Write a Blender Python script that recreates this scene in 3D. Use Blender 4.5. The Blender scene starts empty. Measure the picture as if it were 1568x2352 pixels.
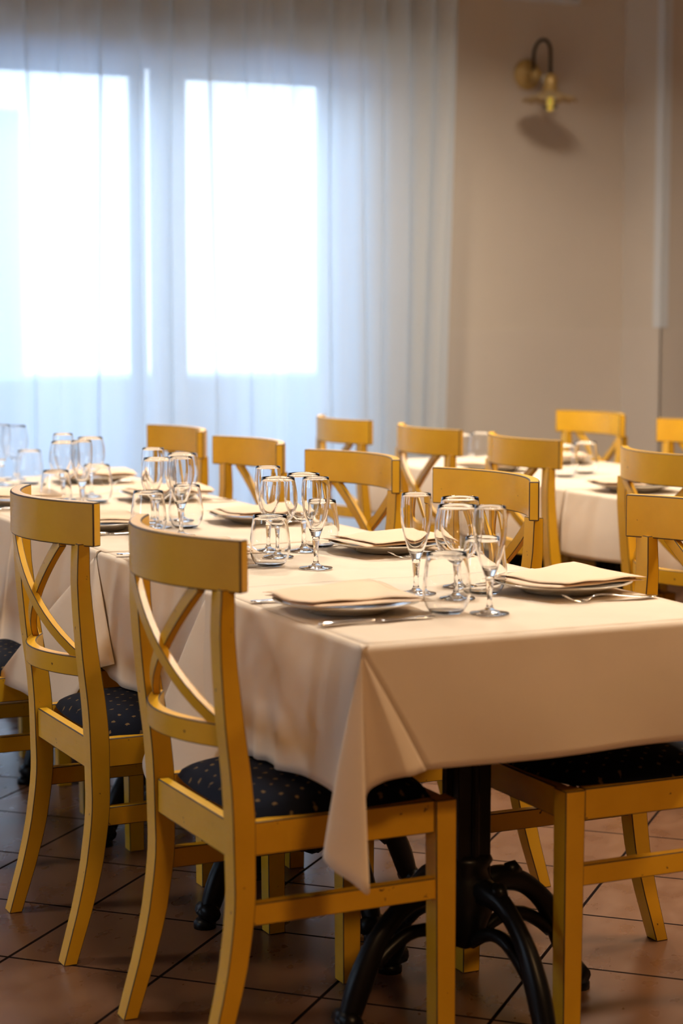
import bpy, bmesh, math, random
from mathutils import Vector, Matrix
random.seed(7)
S = bpy.context.scene
COL = S.collection
PI = math.pi
# ------------------------------------------------------------------ camera
PITCH = math.atan((1176 - 735) / 4400.0); YAW = math.radians(24.8); CAMZ = 1.28
cd = bpy.data.cameras.new('camera'); cam = bpy.data.objects.new('camera', cd); COL.objects.link(cam)
cam.location = (0, 0, CAMZ); cam.rotation_euler = (PI / 2 - PITCH, 0, -YAW)
cd.sensor_fit = 'VERTICAL'; cd.sensor_height = 36.0; cd.lens = 4400.0 / 2352 * 36.0
cd.clip_start = 0.05; cd.clip_end = 200
cd.dof.use_dof = True; cd.dof.focus_distance = 4.05; cd.dof.aperture_fstop = 2.9
S.camera = cam
# ------------------------------------------------------------------ exposure, daylight
S.view_settings.view_transform = 'Standard'; S.view_settings.look = 'None'
S.view_settings.gamma = 1; S.view_settings.use_curve_mapping = False
S.view_settings.exposure = 0.0
W = bpy.data.worlds.new('daylight'); S.world = W; W.use_nodes = True
wn = W.node_tree.nodes; wl = W.node_tree.links
bg = wn['Background']
tc = wn.new('ShaderNodeTexCoord'); sx = wn.new('ShaderNodeSeparateXYZ'); rp = wn.new('ShaderNodeValToRGB')
wl.new(tc.outputs['Generated'], sx.inputs[0]); wl.new(sx.outputs['Z'], rp.inputs[0]); wl.new(rp.outputs[0], bg.inputs[0])
rp.color_ramp.elements[0].position = 0.0; rp.color_ramp.elements[0].color = (.82, .92, 1, 1)
rp.color_ramp.elements[1].position = .5; rp.color_ramp.elements[1].color = (.52, .72, 1, 1)
WORLD = 9.0
bg.inputs[1].default_value = WORLD
# ceiling lamps of the dining room (warm) : (x, y, watts, colour, radius)
LAMPS = [(0.9, -0.8, 84, (1, .60, .27), .30), (3.9, 2.1, 58, (1, .68, .38), .30), (1.9, 3.3, 26, (1, .95, .86), .25),
         (3.9, 3.6, 30, (1, .88, .72), .25), (-0.9, 4.6, 28, (1, .84, .64), .25), (2.4, 5.9, 58, (1, .86, .68), .2), (3.75, 6.1, 42, (1, .87, .70), .26)]
LAMP_WORDS = ['behind the camera on the left', 'behind the right edge chairs', 'over the long table', 'over the near end of the second row', 'left of the long table', 'over the curtain end of the long table', 'in front of the swan-neck wall lamp']

# ------------------------------------------------------------------ materials
def newmat(name):
    m = bpy.data.materials.new(name); m.use_nodes = True
    nt = m.node_tree; b = nt.nodes['Principled BSDF']
    return m, nt, b
def N(nt, t, **k):
    n = nt.nodes.new(t)
    for a, v in k.items(): setattr(n, a, v)
    return n
def noise(nt, scale, detail=4, vec=None, rough=.55):
    n = N(nt, 'ShaderNodeTexNoise'); n.inputs['Scale'].default_value = scale; n.inputs['Detail'].default_value = detail
    n.inputs['Roughness'].default_value = rough
    if vec: nt.links.new(vec, n.inputs['Vector'])
    return n
def ramp(nt, src, stops):
    r = N(nt, 'ShaderNodeValToRGB'); el = r.color_ramp.elements
    while len(el) < len(stops): el.new(.5)
    for e, (p, c) in zip(el, stops): e.position = p; e.color = (*c, 1)
    nt.links.new(src, r.inputs[0]); return r
def bump(nt, b, src, strength=.2, dist=.002):
    n = N(nt, 'ShaderNodeBump'); n.inputs['Strength'].default_value = strength; n.inputs['Distance'].default_value = dist
    nt.links.new(src, n.inputs['Height']); nt.links.new(n.outputs[0], b.inputs['Normal']); return n
def simple(name, col, rough=.5, metal=0, coat=0, spec=.5):
    m, nt, b = newmat(name)
    b.inputs['Base Color'].default_value = (*col, 1); b.inputs['Roughness'].default_value = rough
    b.inputs['Metallic'].default_value = metal; b.inputs['Coat Weight'].default_value = coat
    b.inputs['Specular IOR Level'].default_value = spec
    return m

def paint():
    m, nt, b = newmat('ochre_painted_wood')
    t = N(nt, 'ShaderNodeTexCoord')
    mp = N(nt, 'ShaderNodeMapping'); mp.inputs['Scale'].default_value = (60, 6, 60); nt.links.new(t.outputs['Object'], mp.inputs[0])
    n1 = noise(nt, 3, 5, mp.outputs[0]); n2 = noise(nt, 9, 4, t.outputs['Object'])
    r1 = ramp(nt, n2.outputs[0], [(.3, (.67, .352, .012)), (.75, (.76, .415, .022))])
    n4 = noise(nt, 42, 3, t.outputs['Object'], .6); r4 = ramp(nt, n4.outputs[0], [(.70, (0, 0, 0)), (.735, (1, 1, 1))])
    chip = N(nt, 'ShaderNodeMix', data_type='RGBA'); nt.links.new(r4.outputs[0], chip.inputs[0]); nt.links.new(r1.outputs[0], chip.inputs[6]); chip.inputs[7].default_value = (.12, .055, .012, 1)
    nt.links.new(chip.outputs[2], b.inputs['Base Color'])
    r2 = ramp(nt, n1.outputs[0], [(.3, (.33, .33, .33)), (.8, (.45, .45, .45))]); nt.links.new(r2.outputs[0], b.inputs['Roughness'])
    b.inputs['Specular IOR Level'].default_value = .25; b.inputs['Coat Weight'].default_value = .12; b.inputs['Coat Roughness'].default_value = .2
    bump(nt, b, n1.outputs[0], .12, .001)
    return m
M_PAINT = paint()
M_EDGE = simple('worn_dark_edge', (.075, .038, .012), .6)

def seat_fabric():
    m, nt, b = newmat('navy_patterned_fabric')
    t = N(nt, 'ShaderNodeTexCoord')
    mp = N(nt, 'ShaderNodeMapping'); mp.inputs['Scale'].default_value = (33, 33, 33); mp.inputs['Rotation'].default_value = (0, 0, .75)
    nt.links.new(t.outputs['Object'], mp.inputs[0])
    v = N(nt, 'ShaderNodeTexVoronoi'); v.voronoi_dimensions = '2D'; v.inputs['Scale'].default_value = 1; v.inputs['Randomness'].default_value = .12
    nt.links.new(mp.outputs[0], v.inputs['Vector'])
    nn = noise(nt, 150, 2, t.outputs['Object'])
    a = N(nt, 'ShaderNodeMath', operation='MULTIPLY_ADD'); nt.links.new(nn.outputs[0], a.inputs[0]); a.inputs[1].default_value = .34; nt.links.new(v.outputs['Distance'], a.inputs[2])
    r = ramp(nt, a.outputs[0], [(.0, (.16, .10, .045)), (.265, (.15, .095, .04)), (.30, (.004, .006, .014)), (1, (.004, .006, .014))])
    nt.links.new(r.outputs[0], b.inputs['Base Color']); b.inputs['Roughness'].default_value = .85
    b.inputs['Specular IOR Level'].default_value = .15
    n3 = noise(nt, 600, 2, t.outputs['Object']); bump(nt, b, n3.outputs[0], .3, .001)
    return m
M_SEAT = seat_fabric()

def cloth(name, col, trans=.25, crease=True):
    m, nt, b = newmat(name)
    t = N(nt, 'ShaderNodeTexCoord')
    n1 = noise(nt, 4, 4, t.outputs['Object'])
    c2 = tuple(x * .93 for x in col)
    r = ramp(nt, n1.outputs[0], [(.3, c2), (.7, col)]); nt.links.new(r.outputs[0], b.inputs['Base Color'])
    b.inputs['Roughness'].default_value = .8; b.inputs['Sheen Weight'].default_value = .15; b.inputs['Specular IOR Level'].default_value = .2
    w = noise(nt, 14, 3, t.outputs['Object'])
    f = noise(nt, 700, 2, t.outputs['Object'])
    a = N(nt, 'ShaderNodeMath', operation='MULTIPLY_ADD'); nt.links.new(f.outputs[0], a.inputs[0]); a.inputs[1].default_value = .06; nt.links.new(w.outputs[0], a.inputs[2])
    bump(nt, b, a.outputs[0], .35, .006)
    if trans:
        tr = N(nt, 'ShaderNodeBsdfTranslucent'); nt.links.new(r.outputs[0], tr.inputs[0])
        mx = N(nt, 'ShaderNodeMixShader'); mx.inputs[0].default_value = trans
        out = nt.nodes['Material Output']
        nt.links.new(b.outputs[0], mx.inputs[1]); nt.links.new(tr.outputs[0], mx.inputs[2]); nt.links.new(mx.outputs[0], out.inputs[0])
    return m
M_CLOTH = cloth('cream_cotton', (.86, .72, .57), .15)
M_NAP = cloth('peach_napkin_cotton', (.88, .665, .47), .1)
M_CLOTH2 = cloth('white_cotton', (.84, .72, .58), .15)

def curtain_mat():
    m, nt, b = newmat('sheer_voile')
    nt.nodes.remove(b); out = nt.nodes['Material Output']
    df = N(nt, 'ShaderNodeBsdfDiffuse'); df.inputs[0].default_value = (.80, .82, .85, 1)
    tl = N(nt, 'ShaderNodeBsdfTranslucent'); tl.inputs[0].default_value = (.76, .88, .97, 1)
    tp = N(nt, 'ShaderNodeBsdfTransparent'); tp.inputs[0].default_value = (.96, .98, 1, 1)
    m1 = N(nt, 'ShaderNodeMixShader'); m1.inputs[0].default_value = .58
    nt.links.new(df.outputs[0], m1.inputs[1]); nt.links.new(tl.outputs[0], m1.inputs[2])
    lw = N(nt, 'ShaderNodeLayerWeight'); lw.inputs[0].default_value = .42
    mr = N(nt, 'ShaderNodeMapRange'); nt.links.new(lw.outputs['Facing'], mr.inputs[0])
    mr.inputs['To Min'].default_value = .885; mr.inputs['To Max'].default_value = .98
    m2 = N(nt, 'ShaderNodeMixShader'); nt.links.new(mr.outputs[0], m2.inputs[0])
    nt.links.new(tp.outputs[0], m2.inputs[1]); nt.links.new(m1.outputs[0], m2.inputs[2]); nt.links.new(m2.outputs[0], out.inputs[0])
    return m
M_CURT = curtain_mat()

def plaster(name, c, amp=.05):
    m, nt, b = newmat(name)
    t = N(nt, 'ShaderNodeTexCoord'); n = noise(nt, 1.2, 5, t.outputs['Object']); f = noise(nt, 90, 3, t.outputs['Object'])
    r = ramp(nt, n.outputs[0], [(.3, tuple(x * (1 - amp) for x in c)), (.7, tuple(x * (1 + amp) for x in c))])
    nt.links.new(r.outputs[0], b.inputs['Base Color']); b.inputs['Roughness'].default_value = .75
    b.inputs['Specular IOR Level'].default_value = .25
    bump(nt, b, f.outputs[0], .12, .002); return m
M_WALL = plaster('tan_plaster', (.585, .505, .42))
M_DADO = plaster('tan_washable_paint', (.595, .515, .435), .03)
M_DADO.node_tree.nodes['Principled BSDF'].inputs['Roughness'].default_value = .45
M_CEIL = plaster('ceiling_paint', (.62, .52, .40))
M_GUARD = simple('pale_grey_plastic', (.62, .63, .64), .4)
M_FRAME = simple('white_window_lacquer', (.42, .44, .46), .35)
M_BOX = simple('grey_shutter_box', (.50, .48, .46), .5)
M_BLACK = simple('black_cast_iron', (.004, .004, .005), .34, 0, 0, .22)
M_STEEL = simple('polished_steel', (.72, .70, .68), .16, 1)
M_PLATE = simple('white_porcelain', (.66, .60, .50), .15, 0, .5)
M_TOP = simple('brown_laminate', (.16, .08, .04), .4)
M_BRASS = simple('aged_cream_enamel', (.50, .33, .11), .35, .25)
M_ENAMEL = simple('cream_enamel', (.42, .30, .15), .45)
M_PORC = simple('white_ceramic', (.7, .68, .62), .25)
def emis(name, col, s):
    m, nt, b = newmat(name); b.inputs['Emission Color'].default_value = (*col, 1); b.inputs['Emission Strength'].default_value = s
    b.inputs['Base Color'].default_value = (*col, 1); return m

def glass(name, ior=1.45, tint=(1, 1, 1), rough=0.0):
    m, nt, b = newmat(name)
    b.inputs['Base Color'].default_value = (*tint, 1); b.inputs['Transmission Weight'].default_value = 1
    b.inputs['Roughness'].default_value = rough; b.inputs['IOR'].default_value = ior
    return m
M_GLASS = glass('clear_glass', 1.40)
def thin_glass():
    m, nt, b = newmat('window_pane_glass'); nt.nodes.remove(b); out = nt.nodes['Material Output']
    tp = N(nt, 'ShaderNodeBsdfTransparent'); tp.inputs[0].default_value = (.95, .98, 1, 1); gl = N(nt, 'ShaderNodeBsdfGlossy'); gl.inputs['Roughness'].default_value = .02
    fr = N(nt, 'ShaderNodeFresnel'); fr.inputs[0].default_value = 1.45; mx = N(nt, 'ShaderNodeMixShader')
    nt.links.new(fr.outputs[0], mx.inputs[0]); nt.links.new(tp.outputs[0], mx.inputs[1]); nt.links.new(gl.outputs[0], mx.inputs[2]); nt.links.new(mx.outputs[0], out.inputs[0])
    return m
M_PANE = thin_glass()

def floor_mat():
    m, nt, b = newmat('terracotta_tiles'); L = nt.links
    t = N(nt, 'ShaderNodeTexCoord'); mp = N(nt, 'ShaderNodeMapping'); mp.vector_type = 'POINT'
    mp.inputs['Rotation'].default_value = (0, 0, -PI / 4)
    L.new(t.outputs['Object'], mp.inputs[0])   # x' = (x+y)/sqrt2 , y' = (-x+y)/sqrt2
    s = N(nt, 'ShaderNodeSeparateXYZ'); L.new(mp.outputs[0], s.inputs[0])
    P = .337
    def line(src, off):
        a = N(nt, 'ShaderNodeMath', operation='SUBTRACT'); L.new(src, a.inputs[0]); a.inputs[1].default_value = off
        d = N(nt, 'ShaderNodeMath', operation='DIVIDE'); L.new(a.outputs[0], d.inputs[0]); d.inputs[1].default_value = P
        f = N(nt, 'ShaderNodeMath', operation='FRACT'); L.new(d.outputs[0], f.inputs[0])
        g = N(nt, 'ShaderNodeMath', operation='SUBTRACT'); L.new(f.outputs[0], g.inputs[0]); g.inputs[1].default_value = .5
        h = N(nt, 'ShaderNodeMath', operation='ABSOLUTE'); L.new(g.outputs[0], h.inputs[0])
        fl = N(nt, 'ShaderNodeMath', operation='FLOOR'); L.new(d.outputs[0], fl.inputs[0])
        return h.outputs[0], fl.outputs[0]
    hu, fu = line(s.outputs['X'], 3.633); hv, fv = line(s.outputs['Y'], 1.592)
    mx = N(nt, 'ShaderNodeMath', operation='MAXIMUM'); L.new(hu, mx.inputs[0]); L.new(hv, mx.inputs[1])
    mr = N(nt, 'ShaderNodeMapRange'); L.new(mx.outputs[0], mr.inputs[0])
    mr.inputs['From Min'].default_value = .4865; mr.inputs['From Max'].default_value = .4915   # grout mask
    cb = N(nt, 'ShaderNodeCombineXYZ'); L.new(fu, cb.inputs[0]); L.new(fv, cb.inputs[1])
    wn_ = N(nt, 'ShaderNodeTexWhiteNoise'); L.new(cb.outputs[0], wn_.inputs['Vector'])
    vm = N(nt, 'ShaderNodeMapping'); vm.inputs['Scale'].default_value = (1, 1.6, 1); L.new(mp.outputs[0], vm.inputs[0])
    n1 = noise(nt, 9, 3, vm.outputs[0], .5)
    ad = N(nt, 'ShaderNodeMath', operation='MULTIPLY_ADD'); L.new(wn_.outputs['Value'], ad.inputs[0]); ad.inputs[1].default_value = .10; L.new(n1.outputs[0], ad.inputs[2])
    r = ramp(nt, ad.outputs[0], [(.25, (.118, .052, .026)), (.50, (.142, .067, .035)), (.80, (.17, .085, .046))])
    mc = N(nt, 'ShaderNodeMix', data_type='RGBA'); L.new(mr.outputs[0], mc.inputs[0]); L.new(r.outputs[0], mc.inputs[6]); mc.inputs[7].default_value = (.010, .006, .005, 1)
    L.new(mc.outputs[2], b.inputs['Base Color'])
    rr = N(nt, 'ShaderNodeMapRange'); L.new(n1.outputs[0], rr.inputs[0]); rr.inputs['To Min'].default_value = .20; rr.inputs['To Max'].default_value = .38
    rm = N(nt, 'ShaderNodeMix', data_type='FLOAT'); L.new(mr.outputs[0], rm.inputs[0]); L.new(rr.outputs[0], rm.inputs[2]); rm.inputs[3].default_value = 1.0
    L.new(rm.outputs[0], b.inputs['Roughness'])
    sm = N(nt, 'ShaderNodeMath', operation='MULTIPLY_ADD'); L.new(mr.outputs[0], sm.inputs[0]); sm.inputs[1].default_value = -.5; sm.inputs[2].default_value = .5; L.new(sm.outputs[0], b.inputs['Specular IOR Level'])
    n2 = noise(nt, 7, 1, mp.outputs[0])
    hh = N(nt, 'ShaderNodeMath', operation='MULTIPLY_ADD'); L.new(mr.outputs[0], hh.inputs[0]); hh.inputs[1].default_value = -.6; L.new(n2.outputs[0], hh.inputs[2])
    bump(nt, b, hh.outputs[0], .07, .002)
    return m
M_FLOOR = floor_mat()

# ------------------------------------------------------------------ mesh helpers
def obj(name, bm, mat, parent=None, smooth=True, mats=None):
    me = bpy.data.meshes.new(name); bm.normal_update()
    if smooth:
        for f in bm.faces: f.smooth = True
    bm.to_mesh(me); bm.free(); me.materials.append(mat)
    for m in (mats or []): me.materials.append(m)
    o = bpy.data.objects.new(name, me); COL.objects.link(o)
    if parent: o.parent = parent
    return o
def thing(name, label, cat, loc=(0, 0, 0), rz=0, group=None):
    o = bpy.data.objects.new(name, None); COL.objects.link(o); o.location = loc; o.rotation_euler = (0, 0, rz)
    o.empty_display_size = .1
    tag(o, label, cat, group); return o
def tag(o, label, cat, group=None):
    o['label'] = label; o['category'] = cat
    if group: o['group'] = group
    return o
def struct(o): o['kind'] = 'structure'; return o
def dup(root, loc, rz, label, group=None):
    r = root.copy(); COL.objects.link(r); r.location = loc; r.rotation_euler = (0, 0, rz); r['label'] = label
    if group: r['group'] = group
    for ch in list(root.children):
        c = ch.copy(); COL.objects.link(c); c.parent = r
        for g in list(ch.children):
            d = g.copy(); COL.objects.link(d); d.parent = c
    return r
def box(bm, x0, x1, y0, y1, z0, z1):
    v = [bm.verts.new(p) for p in [(x0, y0, z0), (x1, y0, z0), (x1, y1, z0), (x0, y1, z0), (x0, y0, z1), (x1, y0, z1), (x1, y1, z1), (x0, y1, z1)]]
    for f in [(0, 3, 2, 1), (4, 5, 6, 7), (0, 1, 5, 4), (1, 2, 6, 5), (2, 3, 7, 6), (3, 0, 4, 7)]: bm.faces.new([v[i] for i in f])
    return v
def loft(bm, rings, closed=True):
    """rings: list of equal-length point lists; skin them and cap both ends"""
    vs = [[bm.verts.new(p) for p in r] for r in rings]; n = len(rings[0])
    for a, b in zip(vs[:-1], vs[1:]):
        for i in range(n): bm.faces.new((a[i], a[(i + 1) % n], b[(i + 1) % n], b[i]))
    if closed: bm.faces.new(list(reversed(vs[0]))); bm.faces.new(vs[-1])
    bmesh.ops.recalc_face_normals(bm, faces=bm.faces)
def tube(bm, pts, rad, n=12, flat=1.0):
    pts = [Vector(p) for p in pts]; rings = []; prev = None
    for i, p in enumerate(pts):
        d = (pts[min(i + 1, len(pts) - 1)] - pts[max(i - 1, 0)]).normalized()
        ref = Vector((0, 0, 1)) if prev is None else prev
        if prev is None and abs(d.z) > .95: ref = Vector((0, 1, 0))
        s = d.cross(ref).normalized(); u = s.cross(d).normalized(); prev = u
        r = rad[i] if isinstance(rad, (list, tuple)) else rad
        rings.append([p + s * (r * flat * math.cos(2 * PI * k / n)) + u * (r * math.sin(2 * PI * k / n)) for k in range(n)])
    loft(bm, rings)
def lathe(bm, prof, n=32, cx=0, cy=0, close=True):
    """prof: list of (r,z), closed loop if close"""
    rings = []
    for r, z in prof:
        if r < 1e-6: rings.append([bm.verts.new((cx, cy, z))])
        else: rings.append([bm.verts.new((cx + r * math.cos(2 * PI * k / n), cy + r * math.sin(2 * PI * k / n), z)) for k in range(n)])
    m = len(rings)
    for i in range(m if close else m - 1):
        a, b = rings[i], rings[(i + 1) % m]
        if len(a) == 1 and len(b) == 1: continue
        for k in range(n):
            k2 = (k + 1) % n
            if len(a) == 1: bm.faces.new((a[0], b[k2], b[k]))
            elif len(b) == 1: bm.faces.new((a[k], a[k2], b[0]))
            else: bm.faces.new((a[k], a[k2], b[k2], b[k]))
    bmesh.ops.recalc_face_normals(bm, faces=bm.faces)
def crv(pts, n):
    """Catmull-Rom through tuples, n samples"""
    P = [Vector(p) if len(p) > 2 else Vector((p[0], p[1], 0)) for p in pts]; out = []
    m = len(P) - 1
    for i in range(n):
        t = i / (n - 1) * m; k = min(int(t), m - 1); u = t - k
        p1, p2 = P[k], P[k + 1]; p0 = P[k - 1] if k > 0 else 2 * p1 - p2; p3 = P[k + 2] if k + 2 <= m else 2 * p2 - p1
        out.append(.5 * ((2 * p1) + (-p0 + p2) * u + (2 * p0 - 5 * p1 + 4 * p2 - p3) * u * u + (-p0 + 3 * p1 - 3 * p2 + p3) * u ** 3))
    return out
def lerp_tab(tab, z):
    if z <= tab[0][0]: return tab[0][1]
    for (a, va), (b, vb) in zip(tab[:-1], tab[1:]):
        if z <= b:
            t = (z - a) / (b - a); t2 = t
            return va + (vb - va) * t2
    return tab[-1][1]
def bev(o, w=.0028, seg=2, mat=None, ang=35):
    m = o.modifiers.new('bevel', 'BEVEL'); m.width = w; m.segments = seg; m.limit_method = 'ANGLE'; m.angle_limit = math.radians(ang)
    m.harden_normals = False
    if mat is not None: m.material = mat
    w_ = o.modifiers.new('wn', 'WEIGHTED_NORMAL'); w_.keep_sharp = True
    return o
def flatobj(name, bm, mat, parent=None, bw=.002, edge=False, **k):
    o = obj(name, bm, mat, parent, True, [M_EDGE] if edge else None)
    bev(o, bw, 2, 1 if edge else None); return o

# ------------------------------------------------------------------ room shell
CORN = 5.08          # inner corner of the pier
WY = 7.8             # window wall, inner face
CEIL = 3.15
bm = bmesh.new(); box(bm, -4, 9, -3.5, 8.1, -.1, 0); struct(obj('floor', bm, M_FLOOR, smooth=False))
bm = bmesh.new(); box(bm, -4, 9, -3.5, 8.1, CEIL, CEIL + .1); struct(obj('ceiling', bm, M_CEIL, smooth=False))
# window wall: built of strips round the two glazed openings and those further left
OPEN = [(-2.6, -.9), (-.6, 1.1), (1.35, 3.80)]; TOPZ = 2.36
bm = bmesh.new()
prev = -4.0
for a, b_ in OPEN:
    box(bm, prev, a, WY, WY + .3, 0, CEIL); box(bm, a, b_, WY, WY + .3, TOPZ + .02, CEIL); prev = b_
box(bm, prev, CORN, WY, WY + .3, 0, CEIL)
struct(obj('wall_back', bm, M_WALL, smooth=False))
bm = bmesh.new(); box(bm, CORN, 9, 7.47, 7.47 + .4, 0, CEIL); struct(obj('wall_pier', bm, M_WALL, smooth=False))
bm = bmesh.new(); LW = [(2.3, 3.3), (4.5, 5.5)]; prev = -3.5
for a, b_ in LW: box(bm, -4.25, -4, prev, a, 0, CEIL); box(bm, -4.25, -4, a, b_, 0, .95); box(bm, -4.25, -4, a, b_, 2.35, CEIL); prev = b_
box(bm, -4.25, -4, prev, 8.1, 0, CEIL); struct(obj('wall_left', bm, M_WALL, smooth=False))
bm = bmesh.new(); box(bm, 9, 9.1, -3.5, 8.1, 0, CEIL); struct(obj('wall_right', bm, M_WALL, smooth=False))
bm = bmesh.new(); box(bm, -4, 9, -3.6, -3.5, 0, CEIL); struct(obj('wall_front', bm, M_WALL, smooth=False))
# washable dado, a few millimetres proud of the plaster, up to 1.24 m
bm = bmesh.new(); box(bm, 3.82, CORN, WY - .006, WY - .0005, .10, 1.24); box(bm, CORN - .006, CORN - .0005, 7.464, WY - .006, .10, 1.24)
box(bm, CORN - .006, 8.99, 7.464, 7.4695, .10, 1.24)
struct(obj('trim_1', bm, M_DADO, smooth=False))
bm = bmesh.new(); box(bm, 3.82, CORN - .014, WY - .014, WY, 0, .10); box(bm, CORN - .014, CORN, 7.456, WY, 0, .10); box(bm, CORN, 8.99, 7.456, 7.47, 0, .10)
struct(obj('baseboard_back', bm, M_TOP, smooth=False))
bm = bmesh.new(); box(bm, CORN - .004, CORN, 7.4665, 7.53, 1.245, CEIL - .01); box(bm, CORN - .004, CORN + .036, 7.466, 7.47, 1.245, CEIL - .01)
struct(obj('trim_2', bm, M_GUARD, smooth=False))
# shutter box and ledge over the doors
bm = bmesh.new(); box(bm, .9, 3.80, 7.70, WY, 2.37, 2.50); o = struct(obj('trim_3', bm, M_BOX, smooth=False))
bm = bmesh.new(); box(bm, .9, 3.82, 7.67, WY, 2.50, 2.525); struct(obj('trim_4', bm, M_GUARD, smooth=False))

# glazed doors behind the curtain
def glazed(n, a, b_, leaves):
    fr = bmesh.new(); y0, y1 = 7.93, 8.02
    box(fr, a, a + .05, y0, y1, 0, TOPZ + .02); box(fr, b_ - .05, b_, y0, y1, 0, TOPZ + .02); box(fr, a + .05, b_ - .05, y0, y1, TOPZ - .0, TOPZ + .02); box(fr, a + .05, b_ - .05, y0, y1, 0, .04)
    F = struct(obj('window_%d' % n, fr, M_FRAME, smooth=False)); bev(F, .004)
    for l, r in leaves:
        lf = bmesh.new(); y2, y3 = 7.95, 8.0; w = .06
        box(lf, l - w, l, y2, y3, .045, TOPZ - .005); box(lf, r, r + w, y2, y3, .045, TOPZ - .005)
        box(lf, l, r, y2, y3, .045, .16); box(lf, l, r, y2, y3, 2.32, TOPZ - .005)
        o = obj('sash', lf, M_FRAME, F, smooth=False); bev(o, .004)
        pg = bmesh.new(); box(pg, l + .0005, r - .0005, 7.972, 7.978, .1605, 2.3195); obj('pane', pg, M_PANE, o, smooth=False)
glazed(1, 1.35, 3.80, [(1.47, 1.70), (1.82, 2.68), (2.93, 3.565)])
bm = bmesh.new(); box(bm, 3.626, 3.748, 7.95, 8.0, .045, 2.355); struct(obj('trim_6', bm, M_FRAME, smooth=False))
bm = bmesh.new(); box(bm, 2.775, 2.868, 7.96, 7.995, .045, 2.355); struct(obj('trim_7', bm, M_FRAME, smooth=False))
bm = bmesh.new(); box(bm, 2.7405, 2.746, 7.955, 7.99, .05, 2.35); struct(obj('trim_5', bm, M_FRAME, smooth=False))
glazed(2, -.6, 1.1, [(-.48, .17), (.31, .98)])
glazed(3, -2.6, -.9, [(-2.48, -1.83), (-1.69, -1.02)])

for q, (a, b_) in enumerate(LW):
    fr = bmesh.new(); box(fr, -4.17, -4.10, a, a + .06, .95, 2.35); box(fr, -4.17, -4.10, b_ - .06, b_, .95, 2.35); box(fr, -4.17, -4.10, a + .06, b_ - .06, .95, 1.01); box(fr, -4.17, -4.10, a + .06, b_ - .06, 2.29, 2.35)
    box(fr, -4.16, -4.11, (a + b_) / 2 - .04, (a + b_) / 2 + .04, 1.01, 2.29)
    F = struct(obj('window_%d' % (q + 4), fr, M_FRAME, smooth=False))
    for y0, y1 in ((a + .061, (a + b_) / 2 - .041), ((a + b_) / 2 + .041, b_ - .061)):
        pg = bmesh.new(); box(pg, -4.138, -4.132, y0, y1, 1.011, 2.289); obj('pane', pg, M_PANE, F, smooth=False)

# what stands outside
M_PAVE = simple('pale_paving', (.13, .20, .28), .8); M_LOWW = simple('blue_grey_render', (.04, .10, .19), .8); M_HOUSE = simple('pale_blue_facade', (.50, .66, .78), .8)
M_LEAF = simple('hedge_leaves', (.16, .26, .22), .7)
bm = bmesh.new(); box(bm, -25, 30, 8.12, 45, -.12, -.02); struct(obj('ground', bm, M_PAVE, smooth=False))
bm = bmesh.new(); box(bm, -8, 16, 9.60, 9.80, -.02, .93); box(bm, -8, 16, 9.56, 9.84, .93, .97)
o = obj('garden_wall', bm, M_LOWW, smooth=False); tag(o, 'low blue-grey wall outside the curtained glass doors', 'wall')

bm = bmesh.new(); box(bm, -14, 5.8, 21, 27, -.1, 3.6); ob = flatobj('garden_building', bm, M_HOUSE, None, .02)
tag(ob, 'pale blue building outside, behind the left part of the curtain', 'building')
# sheer curtain
def curtain():
    x0, x1 = -3.2, 4.06; nx = 1300; zs = [0.03 + i * (CEIL - .06) / 26 for i in range(27)]
    folds = [(-2.9 + .17 * q + .05 * math.sin(q * 3), .016 + .012 * math.sin(q * 2.1) ** 2) for q in range(20)] + [(.9, .03), (1.25, .02), (1.6, .03), (1.9, .018), (2.125, .022), (2.248, .02), (2.415, .026), (2.60, .016), (2.734, .022), (2.905, .026), (3.07, .02), (3.116, .012), (3.18, .016), (3.257, .014), (3.46, .03), (3.62, .018), (3.70, .03), (3.82, .02), (3.93, .026), (4.02, .014)]
    bm = bmesh.new(); g = []
    for j, z in enumerate(zs):
        row = []
        fz = (CEIL - z) / CEIL
        for i in range(nx + 1):
            x = x0 + (x1 - x0) * i / nx
            y = .010 * math.sin(x * 21 + 1.3 * math.sin(x * 5)) + .006 * math.sin(x * 47 + 2)
            dx = 0
            for k, (c, a) in enumerate(folds):
                cc = c + .018 * math.sin(k * 2.4) * (fz - .5) * 2 + .01 * math.sin(fz * 5 + k)
                wd = .018 + .007 * math.sin(k * 1.7) ** 2 + .012 * fz
                u = (x - cc) / wd
                e = math.exp(-u * u)
                y -= a * e * 1.25
                dx += -1.5 * a * u * e
            flare = -.10 * (fz - .3) * max(0, (x - 3.5) / .55) ** 1.5
            row.append(bm.verts.new((x + dx + flare * .9, 7.60 + y, z)))
        g.append(row)
    for a, b_ in zip(g[:-1], g[1:]):
        for i in range(nx): bm.faces.new((a[i], a[i + 1], b_[i + 1], b_[i]))
    return bm
cu = thing('sheer_curtain', 'long white sheer curtain hanging before the glass doors on the left', 'curtain', (0, 0, 0))
obj('curtain_fabric', curtain(), M_CURT, cu)
bm = bmesh.new(); box(bm, -3.25, 4.10, 7.57, 7.63, CEIL - .03, CEIL - .001); obj('curtain_rail', bm, M_GUARD, cu, smooth=False)

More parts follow.
